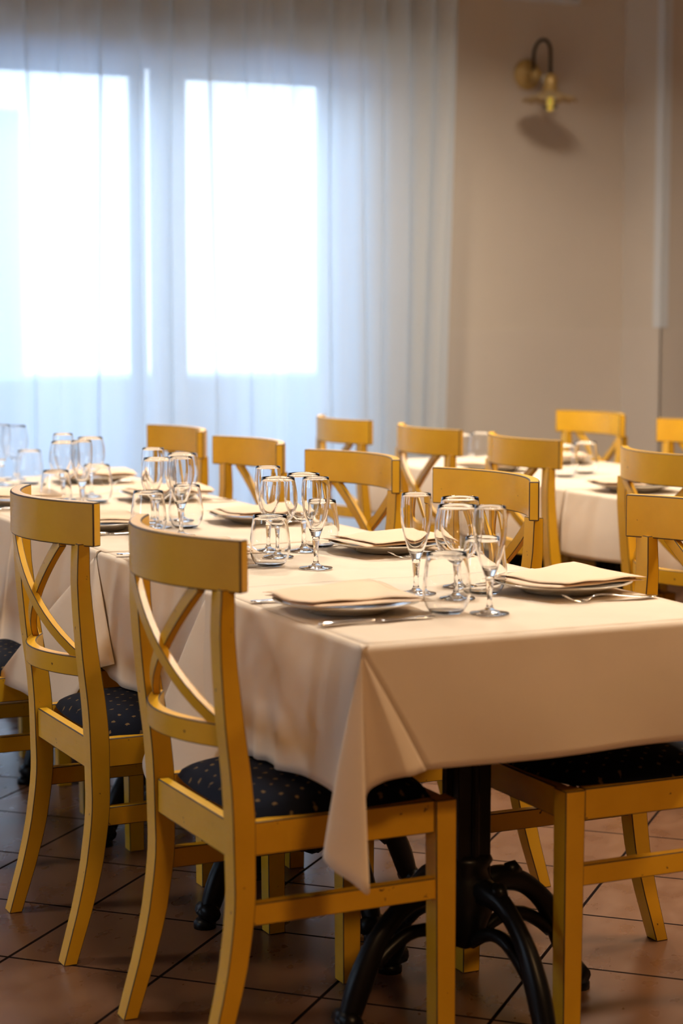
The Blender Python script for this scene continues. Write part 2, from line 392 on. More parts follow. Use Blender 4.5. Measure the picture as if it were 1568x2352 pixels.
# ceiling lamps (above the frame): real round fittings that carry the warm light
for i, (x, y, w, c, r) in enumerate(LAMPS):
    t = thing('ceiling_lamp', 'round warm ceiling lamp of the dining room, number above the tables', 'lamp', (x, y, CEIL))
    bm = bmesh.new(); lathe(bm, [(0, 0), (r + .02, 0), (r + .02, -.03), (r + .005, -.035), (r + .005, -.012), (0, -.012)], 40, close=False); obj('lamp_housing', bm, M_GUARD, t)
    t['label'] = 'round warm ceiling lamp ' + LAMP_WORDS[i]
    ld = bpy.data.lights.new('lamp_light', 'AREA'); ld.shape = 'DISK'; ld.size = 2 * r; ld.energy = w; ld.color = c; ld.spread = math.radians(140)
    lo = bpy.data.objects.new('lamp_light', ld); COL.objects.link(lo); lo.parent = t; lo.location = (0, 0, -.04)

# ------------------------------------------------------------------ wall lamp and panel
def wall_lamp():
    x, z = 4.545, 2.405
    t = thing('wall_lamp', 'small swan-neck wall lamp with scalloped cream shade on the tan wall', 'lamp', (x, WY, z))
    bm = bmesh.new(); lathe(bm, [(0, 0), (.070, 0), (.070, .008), (.062, .018), (.045, .022), (.040, .030), (.018, .036), (0, .037)], 36, close=False)
    bmesh.ops.rotate(bm, verts=bm.verts, matrix=Matrix.Rotation(PI / 2, 3, 'X')); obj('wall_plate', bm, M_BRASS, t)
    bm = bmesh.new(); lathe(bm, [(0, 0), (.028, 0), (.030, .03), (.024, .052), (.012, .058), (0, .058)], 24, close=False)
    bmesh.ops.rotate(bm, verts=bm.verts, matrix=Matrix.Rotation(PI / 2, 3, 'X')); bmesh.ops.translate(bm, verts=bm.verts, vec=(.012, -.036, -.008)); obj('bracket_hub', bm, M_BRASS, t)
    bm = bmesh.new(); lathe(bm, [(0, 0), (.018, 0), (.020, .012), (.014, .03), (0, .032)], 20, close=False)
    bmesh.ops.rotate(bm, verts=bm.verts, matrix=Matrix.Rotation(PI / 2, 3, 'X')); bmesh.ops.translate(bm, verts=bm.verts, vec=(.045, -.07, -.022)); obj('switch_knob', bm, M_PORC, t)
    bm = bmesh.new(); pts = [(.0, -.060, -.01), (0, -.060, .03), (0, -.060, .065)]
    for k in range(1, 14): a = PI * k / 14; pts.append((0, -.135 + .075 * math.cos(a), .075 + .065 * math.sin(a)))
    pts += [(0, -.210, .065), (0, -.210, .03), (0, -.210, -.01), (0, -.210, -.03)]
    tube(bm, pts, .0078, 12); obj('curved_arm', bm, M_BLACK, t)
    ZO = -.055
    X, Y = 0, -.210
    bm = bmesh.new(); lathe(bm, [(0, .038), (.016, .036), (.027, .024), (.032, .004), (.032, -.030), (.038, -.034), (.038, -.040), (0, -.041)], 28, X, Y, close=False); obj('socket_cover', bm, M_BRASS, t).location.z = ZO
    bm = bmesh.new(); n = 72; rs = []
    for (r, z_) in [(.030, -.038), (.045, -.046), (.070, -.060), (.097, -.072), (.120, -.081), (.126, -.084), (.121, -.085), (.097, -.0755), (.070, -.0635), (.045, -.0495), (.030, -.0415)]:
        ring = []
        for k in range(n):
            a = 2 * PI * k / n; w = math.cos(a * 12) * .0045 * max(0, (r - .05) / .07)
            rr = r + w * .6; ring.append(bm.verts.new((X + rr * math.cos(a), Y + rr * math.sin(a), z_ + w)))
        rs.append(ring)
    for a, b_ in zip(rs[:-1], rs[1:]):
        for k in range(n): bm.faces.new((a[k], a[(k + 1) % n], b_[(k + 1) % n], b_[k]))
    obj('lamp_shade', bm, M_ENAMEL, t).location.z = ZO
    bm = bmesh.new(); lathe(bm, [(0, -.130), (.010, -.129), (.015, -.118), (.015, -.085), (.013, -.062), (0, -.06)], 20, X, Y, close=False)
    bl = obj('light_bulb', bm, emis('glowing_filament_bulb', (1, .72, .12), .3), t); bl.location.z = ZO
    bm = bmesh.new(); lathe(bm, [(.030, -.118), (.033, -.105), (.030, -.082), (.024, -.062), (.0225, -.063), (.0285, -.083), (.0315, -.105), (.029, -.118)], 24, X, Y); obj('glass_sleeve', bm, M_GLASS, t).location.z = ZO
wall_lamp()
t = thing('wall_panel', 'dark screen-like panel with pale frame high on the wall above the lamp', 'panel', (4.615, WY, 2.735))
bm = bmesh.new(); box(bm, -.197, .197, -.035, -.001, 0, .26); flatobj('panel_frame', bm, M_GUARD, t, .006)
bm = bmesh.new(); box(bm, -.180, .180, -.038, -.0355, .022, .24); flatobj('panel_face', bm, simple('grey_panel_face', (.16, .17, .20), .3), t, .001)

# ------------------------------------------------------------------ chair
# local frame: +x towards the table, y across, origin on the floor below the front edge of the rear posts
FRONT = [(0, -.074), (.05, -.058), (.10, -.042), (.15, -.028), (.20, -.016), (.27, -.005), (.32, 0), (.45, 0), (.50, -.004), (.54, -.009), (.626, -.022), (.713, -.033), (.774, -.039), (.845, -.040)]
DEPTH = [(0, .028), (.2, .036), (.45, .041), (.6, .036), (.845, .024)]
def rail_x(y, base, sag, L): return base - sag * (1 - (y / L) ** 2)
def bent_rail(name, parent, z0, z1, base, sag, L, th, lean=0.0, n=15, cap=.0):
    bm = bmesh.new(); rings = []
    for i in range(n):
        y = -L + 2 * L * i / (n - 1); x = rail_x(y, base, sag, L)
        s = 2 * sag * y / (L * L); nx, ny = 1 / math.hypot(1, s), -s / math.hypot(1, s)
        h = th / 2
        rings.append([(x - nx * h, y - ny * h, z0), (x + nx * h, y + ny * h, z0), (x + nx * h - lean, y + ny * h, z1), (x - nx * h - lean, y - ny * h, z1)])
    loft(bm, rings)
    return flatobj(name, bm, M_PAINT, parent, .0028 if z1 > .8 else .0022, True)
def make_chair():
    t = thing('cross_back_chair', '', 'chair')
    W2, pw = .209, .044
    for s in (-1, 1):
        bm = bmesh.new(); rings = []
        for i in range(34):
            z = .0 + .845 * i / 33; fx = lerp_tab(FRONT, z); d = lerp_tab(DEPTH, z); w = pw if z > .3 else pw - .006 * (1 - z / .3)
            sp = .012 * max(0, (z - .45) / .4) ** 1.5
            yo = s * (W2 + sp); yi = s * (W2 + sp - w)
            rings.append([(fx - d, yo, z), (fx, yo, z), (fx, yi, z), (fx - d, yi, z)] if s > 0 else [(fx - d, yi, z), (fx, yi, z), (fx, yo, z), (fx - d, yo, z)])
        # smooth curve
        loft(bm, rings); flatobj('rear_leg', bm, M_PAINT, t, .0018, True)
        bm = bmesh.new(); y0 = s * (.205); y1 = s * (.163)
        loft(bm, [[(.341 + .004 * (1 - k), s * (.165 + .003 * (1 - k)), z), (.382 - .0 * (1 - k), s * (.165 + .003 * (1 - k)), z), (.382, s * .207, z), (.341 + .004 * (1 - k), s * .207, z)] for k, z in ((0, 0), (1, .449))])
        flatobj('front_leg', bm, M_PAINT, t, .0018, True)
        bm = bmesh.new(); box(bm, -.008, .345, s * .190 - .011, s * .190 + .011, .272, .310); flatobj('stretcher', bm, M_PAINT, t, .0018, True)
    bm = bmesh.new()
    for s in (-1, 1): box(bm, -.006, .3405, s * .191 - .012, s * .191 + .012, .392, .450)
    box(bm, -.034, -.012, -.164, .164, .385, .448); box(bm, .350, .374, -.1645, .1645, .392, .448)
    flatobj('seat_frame', bm, M_PAINT, t, .0022, True)
    # upholstered seat: domed pad, softly rounded plan
    bm = bmesh.new(); nu, nv = 26, 26; g = []
    for i in range(nu + 1):
        row = []
        for j in range(nv + 1):
            u = -1 + 2 * i / nu; v = -1 + 2 * j / nv
            ru = math.copysign(abs(u) ** .8, u); rv = math.copysign(abs(v) ** .8, v)
            # squircle rounding
            k = 1 - .10 * (ru * ru * rv * rv)
            x = .178 + .188 * ru * k; y = .196 * rv * k
            e = max(abs(ru), abs(rv)); hgt = .449 + .042 * (max(0, 1 - abs(ru) ** 3.2) * max(0, 1 - abs(rv) ** 3.2)) ** .42
            if x < -.0 and abs(y) > .160: y = math.copysign(.160, y)
            row.append(bm.verts.new((x, y, hgt)))
        g.append(row)
    for a, b_ in zip(g[:-1], g[1:]):
        for j in range(nv): bm.faces.new((a[j], b_[j], b_[j + 1], a[j + 1]))
    obj('seat_cushion', bm, M_SEAT, t)
    bent_rail('top_rail', t, .840, .927, -.030, .078, .236, .023)
    bent_rail('lower_back_rail', t, .572, .612, -.030, .055, .166, .022)
    # crossed slats follow the bow of the back
    for s in (-1, 1):
        bm = bmesh.new(); rings = []; n = 14
        for i in range(n):
            k = i / (n - 1); y = s * (-.158 + .316 * k); z = .846 - .240 * k
            x = (1 - k) * rail_x(y, -.034, .078, .236) + k * rail_x(y, -.030, .055, .166) + .012 * math.sin(PI * k) + (.0055 * s) * math.sin(PI * k)
            dy, dz = s * .316, -.240; L = math.hypot(dy, dz); py, pz = -dz / L * .0125, dy / L * .0125
            th = .0072
            rings.append([(x - th, y - py, z - pz), (x + th, y - py, z - pz), (x + th, y + py, z + pz), (x - th, y + py, z + pz)])
        loft(bm, rings); flatobj('cross_slat', bm, M_PAINT, t, .0015, True)
    return t
ch0 = make_chair()
NEAR, FAR = 0.0, PI
G1 = None
CH = [  # x, y, rotation, label
    (1.171, 3.089, 0.02, 'yellow cross-back chair nearest the camera, seat beside the hanging cloth corner'),
    (1.149, 3.802, 0.02, 'yellow cross-back chair with scuffed top rail, second in the near left row'),
    (1.09, 4.53, 0.0, 'yellow cross-back chair at the left photo edge, only seat and front frame showing'),
    (1.12, 5.23, 0.0, 'yellow cross-back chair deep under the table at far left, mostly legs showing'),
    (2.135, 3.055, PI, 'yellow cross-back chair at the right photo edge, seat under the near table end'),
    (2.11, 3.86, PI, 'yellow cross-back chair right of and behind the nearest glass cluster'),
    (2.11, 4.58, PI + .09, 'yellow cross-back chair behind the second glass cluster, middle of the far side'),
    (2.09, 5.265, PI + .04, 'yellow cross-back chair before the curtain, second from the far end of its row'),
    (2.11, 5.95, PI + .02, 'yellow cross-back chair farthest along the far side of the long table'),
    (2.975, 6.33, -.05, 'pale yellow cross-back chair backed by the curtain at the second table'),
    (2.985, 5.68, -.05, 'yellow cross-back chair at the second table, in front of the curtain edge'),
    (3.0, 5.08, -.07, 'yellow cross-back chair at the second table, just left of two blurred tumblers'),
    (3.02, 4.33, 0.0, 'yellow cross-back chair with chipped top rail at the near end of the second table'),
    (3.93, 6.30, PI, 'yellow cross-back chair against the tan wall, far side of the second table'),
    (3.93, 5.60, PI, 'yellow cross-back chair behind the second table, cut by the right photo edge'),
]
for i, (x, y, rz, lab) in enumerate(CH):
    if i == 0: ch0.location = (x, y, 0); ch0.rotation_euler.z = rz; ch0['label'] = lab
    else: dup(ch0, (x, y, 0), rz, lab)

# ------------------------------------------------------------------ tables on cast-iron pedestals
TX0, TX1, TY0, TP = 1.30, 2.05, 2.735, .70
def make_table(w, l):
    t = thing('pedestal_table', '', 'table'); OX, OY = -.02, -.05
    bm = bmesh.new(); box(bm, -w / 2 + .006, w / 2 - .006, -l / 2 + .002, l / 2 - .002, .722, .752); flatobj('tabletop', bm, M_TOP, t, .003)
    bm = bmesh.new()
    box(bm, -.034, .034, -.034, .034, .20, .700)
    for a in range(4):
        c, s = math.cos(a * PI / 2), math.sin(a * PI / 2)
        tube(bm, [(.034 * c, .034 * s, .2), (.034 * c, .034 * s, .698)], .009, 8)
    flatobj('column', bm, M_BLACK, t, .004).location = (OX, OY, 0)
    bm = bmesh.new(); lathe(bm, [(0, .12), (.022, .13), (.036, .16), (.052, .20), (.058, .235), (.046, .262), (.043, .28), (.050, .292), (.043, .305), (0, .306)], 24, close=False)
    obj('base_hub', bm, M_BLACK, t).location = (OX, OY, 0)
    bm = bmesh.new(); box(bm, -.22, .22, -.022, .022, .700, .7215); box(bm, -.022, .022, -.22, -.0225, .700, .7215); box(bm, -.022, .022, .0225, .22, .700, .7215); flatobj('top_bracket', bm, M_BLACK, t, .003).location = (OX, OY, 0)
    for a in range(4):
        bm = bmesh.new(); ang = math.radians(A0 + 90 * a); c, s = math.cos(ang), math.sin(ang)
        prof = crv([(.035, .235, 0), (.075, .245, 0), (.13, .228, 0), (.185, .178, 0), (.225, .105, 0), (.25, .040, 0), (.268, .020, 0)], 22)
        rad = [.0225 + .003 * math.sin(k * .55) for k in range(22)]; rad[-1] = .020; rad[-2] = .021; rad[-3] = .020
        tube(bm, [(p.x * c, p.x * s, p.y) for p in prof], rad, 10, .8)
        pr2 = crv([(.02, .14, 0), (.07, .168, 0), (.12, .172, 0), (.165, .15, 0), (.195, .125, 0)], 12)
        tube(bm, [(p.x * c, p.x * s, p.y) for p in pr2], .013, 8)
        # scroll toe and pad
        tube(bm, [(.255 * c - .030 * s, .255 * s + .030 * c, .032), (.255 * c, .255 * s, .036), (.255 * c + .030 * s, .255 * s - .030 * c, .032)], [.016, .023, .016], 10)
        lathe(bm, [(0, 0), (.024, 0), (.024, .012), (.018, .020), (0, .021)], 14, .262 * c, .262 * s, close=False)
        tube(bm, [(.09 * c, .09 * s, .262), (.105 * c, .105 * s, .258), (.12 * c, .12 * s, .25)], [.010, .017, .010], 8)
        obj('pedestal_leg', bm, M_BLACK, t).location = (OX, OY, 0)
    return t
A0 = 6.0
tab = make_table(TX1 - TX0, TP)
row1 = ['nearest, under the hanging cloth corner', 'second, behind the nearest pedestal', 'third, its foot between the left chairs', 'fourth, its dark legs at far left', 'last of its row, nearest the curtain']
for i in range(5):
    lab = 'black cast-iron pedestal table, ' + row1[i]; loc = ((TX0 + TX1) / 2 - .02, TY0 + TP * (i + .5) - (.06 if i == 0 else .04), 0)
    loc = ((TX0 + TX1) / 2, TY0 + TP * (i + .5), 0)
    if i == 0: tab.location = loc; tab['label'] = lab
    else: dup(tab, loc, 0, lab)
UX0, UX1, UY0 = 3.10, 3.85, 3.66
row2 = ['nearest, behind the right edge chair', 'behind the chipped chair', 'under the blurred tumblers', 'farthest, by the curtain edge']
for i in range(4): dup(tab, ((UX0 + UX1) / 2, UY0 + TP * (i + .5), 0), 0, 'pedestal table of the second row, ' + row2[i])

# ------------------------------------------------------------------ tablecloths
R = .012
def skirt(bm, spans, zt, rows=16):
    """spans: list of (top_pt(x,y), normal angle, hem_pt(x,y,z)); ruled, rounded at the top; returns top rim verts"""
    g = []
    for (tx, ty), ang, hp in spans:
        n = Vector((math.cos(ang), math.sin(ang), 0)); base = Vector((tx, ty, 0)) - n * R; col = []
        for k in range(4): a = PI / 2 * k / 4; col.append(base + n * (R * math.sin(a)) + Vector((0, 0, zt - R + R * math.cos(a))))
        st = base + n * R + Vector((0, 0, zt - R)); hem = Vector(hp)
        for k in range(rows + 1):
            u = k / rows; p = st.lerp(hem, u)
            # sag outwards in the middle: cloth leaves the edge steeply then hangs
            p += n * (.006 * math.sin(PI * u))
            col.append(p)
        g.append([bm.verts.new(p) for p in col])
    for a, b_ in zip(g[:-1], g[1:]):
        for k in range(len(a) - 1):
            try: bm.faces.new((a[k], a[k + 1], b_[k + 1], b_[k]))
            except ValueError: pass
    return g
def ripple(v, seed): return math.sin(v * 19 + seed) * .5 + math.sin(v * 31 + seed * 2.3) * .3 + math.sin(v * 57 + seed * .7) * .2
def side_spans(x, nx, ya, yb, hem, amp, seed, n=40, extra=None):
    out = []
    for i in range(n + 1):
        y = ya + (yb - ya) * i / n; o = .010 + amp * (ripple(y, seed) + 1) * .5
        if extra:
            for c, a, w in extra: o += a * math.exp(-((y - c) / w) ** 2)
        out.append(((x, y), 0 if nx > 0 else PI, (x + nx * o, y + .012 * math.sin(y * 7 + seed), hem + .006 * math.sin(y * 9 + seed))))
    return out
def fan(C, pts, a0, a1, n):
    P = crv(pts, n); return [(C, a0 + (a1 - a0) * i / (n - 1), tuple(p)) for i, p in enumerate(P)]
def tablecloth(x0, x1, ya, yb, zt, spans, label, mat, other=None):
    bm = bmesh.new()
    # top sheet
    g = []; nx, ny = 30, 28
    for j in range(ny + 1):
        y = ya + (yb - ya) * j / ny
        g.append([bm.verts.new((x0 + R + (x1 - x0 - 2 * R) * i / nx, y, zt + .0007 * math.sin(i * 1.3 + j * .7))) for i in range(nx + 1)])
    for a, b_ in zip(g[:-1], g[1:]):
        for i in range(nx): bm.faces.new((a[i], a[i + 1], b_[i + 1], b_[i]))
    for sp in spans: skirt(bm, sp, zt)
    o = obj('tablecloth', bm, mat); m = o.modifiers.new('thickness', 'SOLIDIFY'); m.thickness = .0012; m.offset = -1
    tag(o, label, 'tablecloth'); return o
# cloth 1: near end, corner folded into a hanging point
zt = .7605
near_corner = [(1.290, 2.775, .502), (1.283, 2.755, .49), (1.245, 2.722, .465), (1.215, 2.700, .440), (1.222, 2.685, .420), (1.250, 2.668, .398), (1.2735, 2.658, .378), (1.283, 2.672, .40), (1.290, 2.70, .46), (1.308, 2.735, .515), (1.335, 2.733, .535), (1.362, 2.712, .546), (1.378, 2.710, .547), (1.41, 2.722, .550)]
f1 = fan((TX0, TY0), near_corner, PI, 1.5 * PI, 64)
end = []
for i in range(0, 37):
    k = i / 36; x = 1.41 + (TX1 - 1.41) * k; xt = TX0 + (TX1 - TX0) * (k ** 1.15)
    end.append(((xt, TY0), 1.5 * PI, (x, TY0 - .012 - .004 * math.sin(x * 16), .550 + .002 * math.sin(x * 11))))
far_corner = [(TX1, 2.722, .55), (2.09, 2.69, .48), (2.12, 2.66, .40), (2.10, 2.70, .46), (2.075, 2.78, .52)]
f2 = fan((TX1, TY0), far_corner, 1.5 * PI, 2 * PI, 24)
sL = list(reversed(side_spans(TX0, -1, TY0 + .0, TY0 + TP + .02, .502, .012, 1.0, 44, [(3.20, .018, .05), (3.135, .016, .012), (3.02, .012, .03), (3.38, .02, .05)])))
# blend the side panel into the corner fold
for i in range(len(sL) - 8, len(sL)):
    (tp, an, hp) = sL[i]; k = (i - (len(sL) - 9)) / 8
    h0 = Vector((1.290, 2.775, .502)); y = hp[1] + (max(hp[1], 2.775) - hp[1]) * 1
    sL[i] = (tp, an, (hp[0] * (1 - k) + h0.x * k, max(hp[1], 2.775), hp[2] * (1 - k) + h0.z * k))
sR = side_spans(TX1, 1, TY0, TY0 + TP + .02, .52, .012, 4.0, 30)
tablecloth(TX0, TX1, TY0 + R, TY0 + TP + .02, zt, [sL, f1, end, f2, sR], 'cream tablecloth on the nearest table end, one corner hanging in a long point', M_CLOTH)
def joint_flap(C, pts): return fan(C, pts, PI, 1.35 * PI, 44)
flaps = {1: [(1.276, 3.50, .50), (1.235, 3.50, .46), (1.190, 3.495, .432), (1.183, 3.46, .395), (1.198, 3.395, .366), (1.235, 3.33, .40), (1.262, 3.30, .45), (1.276, 3.28, .51)],
         2: [(1.275, 4.24, .49), (1.20, 4.34, .475), (1.137, 4.36, .462), (1.133, 4.33, .437), (1.160, 4.27, .425), (1.205, 4.18, .398), (1.225, 4.08, .44), (1.235, 3.99, .512), (1.270, 3.92, .54)],
         3: [(1.275, 4.86, .49), (1.235, 4.80, .46), (1.205, 4.66, .44), (1.20, 4.60, .395), (1.215, 4.54, .43), (1.235, 4.50, .50), (1.262, 4.50, .53)],
         4: [(1.275, 5.56, .49), (1.235, 5.54, .46), (1.20, 5.46, .40), (1.23, 5.38, .45), (1.262, 5.33, .51)]}
names = {1: 'cream tablecloth on the second table, between the two front left chairs', 2: 'cream tablecloth on the third table, its corner flap behind the scuffed chair',
         3: 'cream tablecloth on the fourth table, folded hem corner at the left photo edge', 4: 'cream tablecloth on the last table of the long row, nearest the curtain'}
for k in range(1, 5):
    y0 = TY0 + TP * k; y1 = y0 + TP; z = zt - .0014 * (k % 2)
    sl = list(reversed(side_spans(TX0 + .0016, -1, y0 + .004, y1 - .002, .502 + .006 * (k == 3), .016, k * 1.7, 44, [(y0 + .45, .014, .05), (y0 + .2, .010, .04)])))
    fl = joint_flap((TX0, y0 + .004), flaps[k])
    tl = sl[-1]; h0 = flaps[k][0]
    for i in range(len(sl) - 10, len(sl)):
        (tp, an, hp) = sl[i]; q = (i - (len(sl) - 11)) / 10
        sl[i] = (tp, an, (hp[0] * (1 - q) + h0[0] * q, max(hp[1], h0[1] * q + hp[1] * (1 - q)), hp[2] * (1 - q) + h0[2] * q))
    sr = side_spans(TX1, 1, y0, y1, .52, .014, k * 2.1, 30)
    sp = [sl, fl, sr]
    if k == 4:
        sp.append([((TX0 + (TX1 - TX0) * (1 - i / 24), y1), .5 * PI, (TX0 + (TX1 - TX0) * (1 - i / 24), y1 + .02 + .006 * math.sin(i), .54)) for i in range(25)])
    tablecloth(TX0, TX1, y0 - .03, y1 if k != 4 else y1 - R, z, sp, names[k], M_CLOTH)
# second row
n2 = ['white tablecloth on the second row, cut by the right photo edge', 'white tablecloth with a pressed crease, behind the right edge chair backs', 'white tablecloth under the two blurred tumblers of the second row', 'white tablecloth at the far end of the second row']
for k in range(4):
    y0 = UY0 + TP * k; y1 = y0 + TP; z = zt - .0014 * (k % 2)
    sl = list(reversed(side_spans(UX0, -1, y0, y1, .565, .014, 9 + k, 30, [(y0 + .34, .012, .012)])))
    sr = side_spans(UX1, 1, y0, y1, .56, .014, 3 + k, 20)
    sp = [sl, sr]
    if k == 0: sp.append([((UX0 + (UX1 - UX0) * i / 20, y0), 1.5 * PI, (UX0 + (UX1 - UX0) * i / 20, y0 - .015, .56)) for i in range(21)])
    if k == 3: sp.append([((UX0 + (UX1 - UX0) * (1 - i / 20), y1), .5 * PI, (UX0 + (UX1 - UX0) * (1 - i / 20), y1 + .015, .56)) for i in range(21)])
    tablecloth(UX0, UX1, y0 + (R if k == 0 else -.02), y1 - (R if k == 3 else 0), z, sp, n2[k], M_CLOTH2)

# ------------------------------------------------------------------ glassware
def bowl_profile(outer, t, zin):
    """outer: (r,z) from bottom centre up to rim; returns closed profile with inner wall"""
    inner = [(max(0, r - t), max(z, zin)) for r, z in reversed(outer) if r - t > 0 and z > zin]
    return outer + [(outer[-1][0] - t * .5, outer[-1][1] + t * .35)] + inner + [(0, zin)]
def cr2(pts, n): return [(max(p.x, 0), p.y) for p in crv([(a, b_, 0) for a, b_ in pts], n)]
def make_wine():
    t = thing('wine_glass', '', 'glass')
    o = [(0, .066)] + cr2([(.007, .066), (.018, .073), (.033, .089), (.0415, .112), (.0430, .128), (.0410, .150), (.0360, .176)], 22)
    bm = bmesh.new(); lathe(bm, bowl_profile(o, .0014, .0715), 40, close=False); obj('bowl', bm, M_GLASS, t)
    bm = bmesh.new(); lathe(bm, [(0, .0085)] + cr2([(.010, .0085), (.0060, .014), (.0045, .026), (.0044, .045), (.0062, .060), (.0068, .0657)], 12) + [(0, .0657)], 24, close=False); obj('stem', bm, M_GLASS, t)
    bm = bmesh.new(); lathe(bm, [(0, .0005), (.033, .0005), (.0345, .0015), (.033, .003), (.018, .0052), (.0102, .0082), (0, .0082)], 36, close=False); obj('foot', bm, M_GLASS, t)
    return t
def make_flute():
    t = thing('champagne_flute', '', 'glass')
    o = [(0, .0665)] + cr2([(.0085, .0665), (.0135, .080), (.0205, .100), (.0270, .125), (.0298, .150), (.0296, .172), (.0275, .192)], 24)
    bm = bmesh.new(); lathe(bm, bowl_profile(o, .0014, .079), 40, close=False); obj('bowl', bm, M_GLASS, t)
    bm = bmesh.new(); lathe(bm, [(0, .0085)] + cr2([(.009, .0085), (.0055, .015), (.0046, .027), (.0060, .045), (.0080, .0662)], 12) + [(0, .0662)], 24, close=False); obj('stem', bm, M_GLASS, t)
    bm = bmesh.new(); lathe(bm, [(0, .0005), (.034, .0005), (.0358, .0015), (.034, .003), (.018, .0052), (.0092, .0082), (0, .0082)], 36, close=False); obj('foot', bm, M_GLASS, t)
    return t
def make_tumbler():
    o = [(0, .0005)] + cr2([(.026, .0006), (.036, .011), (.0425, .030), (.0435, .046), (.0405, .075), (.0355, .108)], 24)
    bm = bmesh.new(); lathe(bm, bowl_profile(o, .0016, .006), 44, close=False)
    ob = obj('stemless_tumbler', bm, M_GLASS); tag(ob, '', 'glass'); return ob
protos = {}
def put(kind, x, y, lab, grp=None):
    z = zt + .0006
    if kind not in protos:
        protos[kind] = {'w': make_wine, 'f': make_flute, 't': make_tumbler}[kind](); o = protos[kind]; o.location = (x, y, z); o['label'] = lab
    else: o = dup(protos[kind], (x, y, z), 0, lab)
    return o
cl = [('the cluster nearest the camera', [('f', 1.65, 2.945, 'front right'), ('f', 1.645, 3.222, 'back left, standing a little apart'), ('w', 1.765, 3.27, 'back'), ('w', 1.685, 3.132, 'front, middle'), ('t', 1.585, 2.985, 'front'), ('t', 1.765, 3.172, 'back, seen through the front tumbler')]),
      ('the second cluster from the camera, in sharp focus', [('f', 1.625, 3.645, 'front right'), ('f', 1.65, 3.965, 'back left'), ('w', 1.722, 3.93, 'back right'), ('w', 1.628, 3.855, 'front left'), ('t', 1.553, 3.722, 'front left'), ('t', 1.79, 3.99, 'back, mostly hidden')]),
      ('the third cluster, beside the front chair rail', [('f', 1.575, 4.33, 'front right'), ('f', 1.62, 4.66, 'back left'), ('w', 1.70, 4.665, 'back right'), ('w', 1.588, 4.53, 'front left'), ('t', 1.510, 4.38, 'front left'), ('t', 1.65, 4.50, 'back right')]),
      ('the fourth cluster, above the scuffed chair', [('f', 1.545, 5.035, 'front middle'), ('f', 1.59, 5.36, 'back left'), ('w', 1.69, 5.42, 'back right'), ('w', 1.565, 5.265, 'front left'), ('t', 1.488, 5.09, 'front left'), ('t', 1.655, 5.245, 'right')]),
      ('the farthest cluster at the left photo edge', [('f', 1.55, 5.90, 'cut by the edge'), ('w', 1.65, 6.11, 'whole, back'), ('t', 1.645, 5.92, 'right')])]
kn = {'w': 'clear stemmed wine glass', 'f': 'slim clear champagne flute', 't': 'clear stemless tumbler'}
for cn, items in cl:
    for kd, x, y, pos in items: put(kd, x, y, '%s, %s in %s' % (kn[kd].replace('clear ', '') if kd == 'f' else kn[kd], pos, cn))
for x, y, pos in [(3.335, 5.45, 'left of the pair between two chair backs'), (3.47, 5.54, 'right of the pair between two chair backs'), (3.41, 6.16, 'right of the pair beside the curtain edge'), (3.30, 6.10, 'left of the pair beside the curtain edge')]:
    put('t', x, y, 'blurred clear tumbler on the second table, ' + pos)

# ------------------------------------------------------------------ plates, napkins, cutlery
def make_plate():
    bm = bmesh.new(); lathe(bm, [(0, .0008), (.075, .0008), (.080, .004), (.090, .009), (.120, .0175), (.134, .0215), (.1355, .0230), (.133, .0240), (.118, .0205), (.092, .0130), (.078, .0085), (0, .0075)], 56, close=False)
    o = obj('dinner_plate', bm, M_PLATE); tag(o, '', 'plate'); return o
def make_napkin(seed):
    rnd = random.Random(seed); bm = bmesh.new(); w, l = .246, .212; k1, k2 = rnd.uniform(0, 6), rnd.uniform(0, 6)
    def surf(u, v):
        r = math.hypot(w * u, l * v)
        return .0015 * math.sin(u * 7 + k1) * math.cos(v * 6 + k2) + .0035 * max(0, abs(u) + abs(v) - .55) * math.sin(k2 + 4 * u + 3 * v) * 3 + .007 * max(0, 1 - (r / .115) ** 2) * (.4 + .2 * math.sin(k1))
    for lay in range(2):
        n = 18; sh = (-.012 * lay, .008 * lay); z0 = .0258 + .0068 * lay; th = .0046
        rows = []
        for i in range(n + 1):
            row = []
            for j in range(n + 1):
                u, v = i / n - .5, j / n - .5
                x = (w - .016 * lay) * u + sh[0] + .004 * math.sin(v * 6 + k1); y = (l - .012 * lay) * v + sh[1] + .02 * u
                # rounded folded edge
                e = min(1, min(.5 - abs(u), .5 - abs(v)) * w / .006); h = th / 2 * math.sqrt(max(.02, 1 - (1 - e) ** 2))
                z = z0 + surf(u, v) + .0012 * lay * math.sin(u * 13 + k2)
                row.append((bm.verts.new((x, y, z + h)), bm.verts.new((x, y, z - h))))
            rows.append(row)
        for i in range(n):
            for j in range(n):
                a, b_, c, d = rows[i][j], rows[i + 1][j], rows[i + 1][j + 1], rows[i][j + 1]
                bm.faces.new((a[0], b_[0], c[0], d[0])); bm.faces.new((a[1], d[1], c[1], b_[1]))
        for i in range(n):
            for (a, b_) in ((rows[i][0], rows[i + 1][0]), (rows[i + 1][n], rows[i][n]), (rows[0][i + 1], rows[0][i]), (rows[n][i], rows[n][i + 1])):
                bm.faces.new((a[0], a[1], b_[1], b_[0]))
    o = obj('folded_napkin', bm, M_NAP)
    tag(o, '', 'napkin'); return o
def strip(bm, prof, wid, th):
    """prof: (x,z) centreline; wid list of half widths"""
    rings = []
    for i, (x, z) in enumerate(prof):
        w = wid[i]; t = th[i] if isinstance(th, list) else th
        rings.append([(x, -w, z), (x, -w * .6, z - t), (x, w * .6, z - t), (x, w, z), (x, w * .6, z + t), (x, -w * .6, z + t)])
    loft(bm, rings)
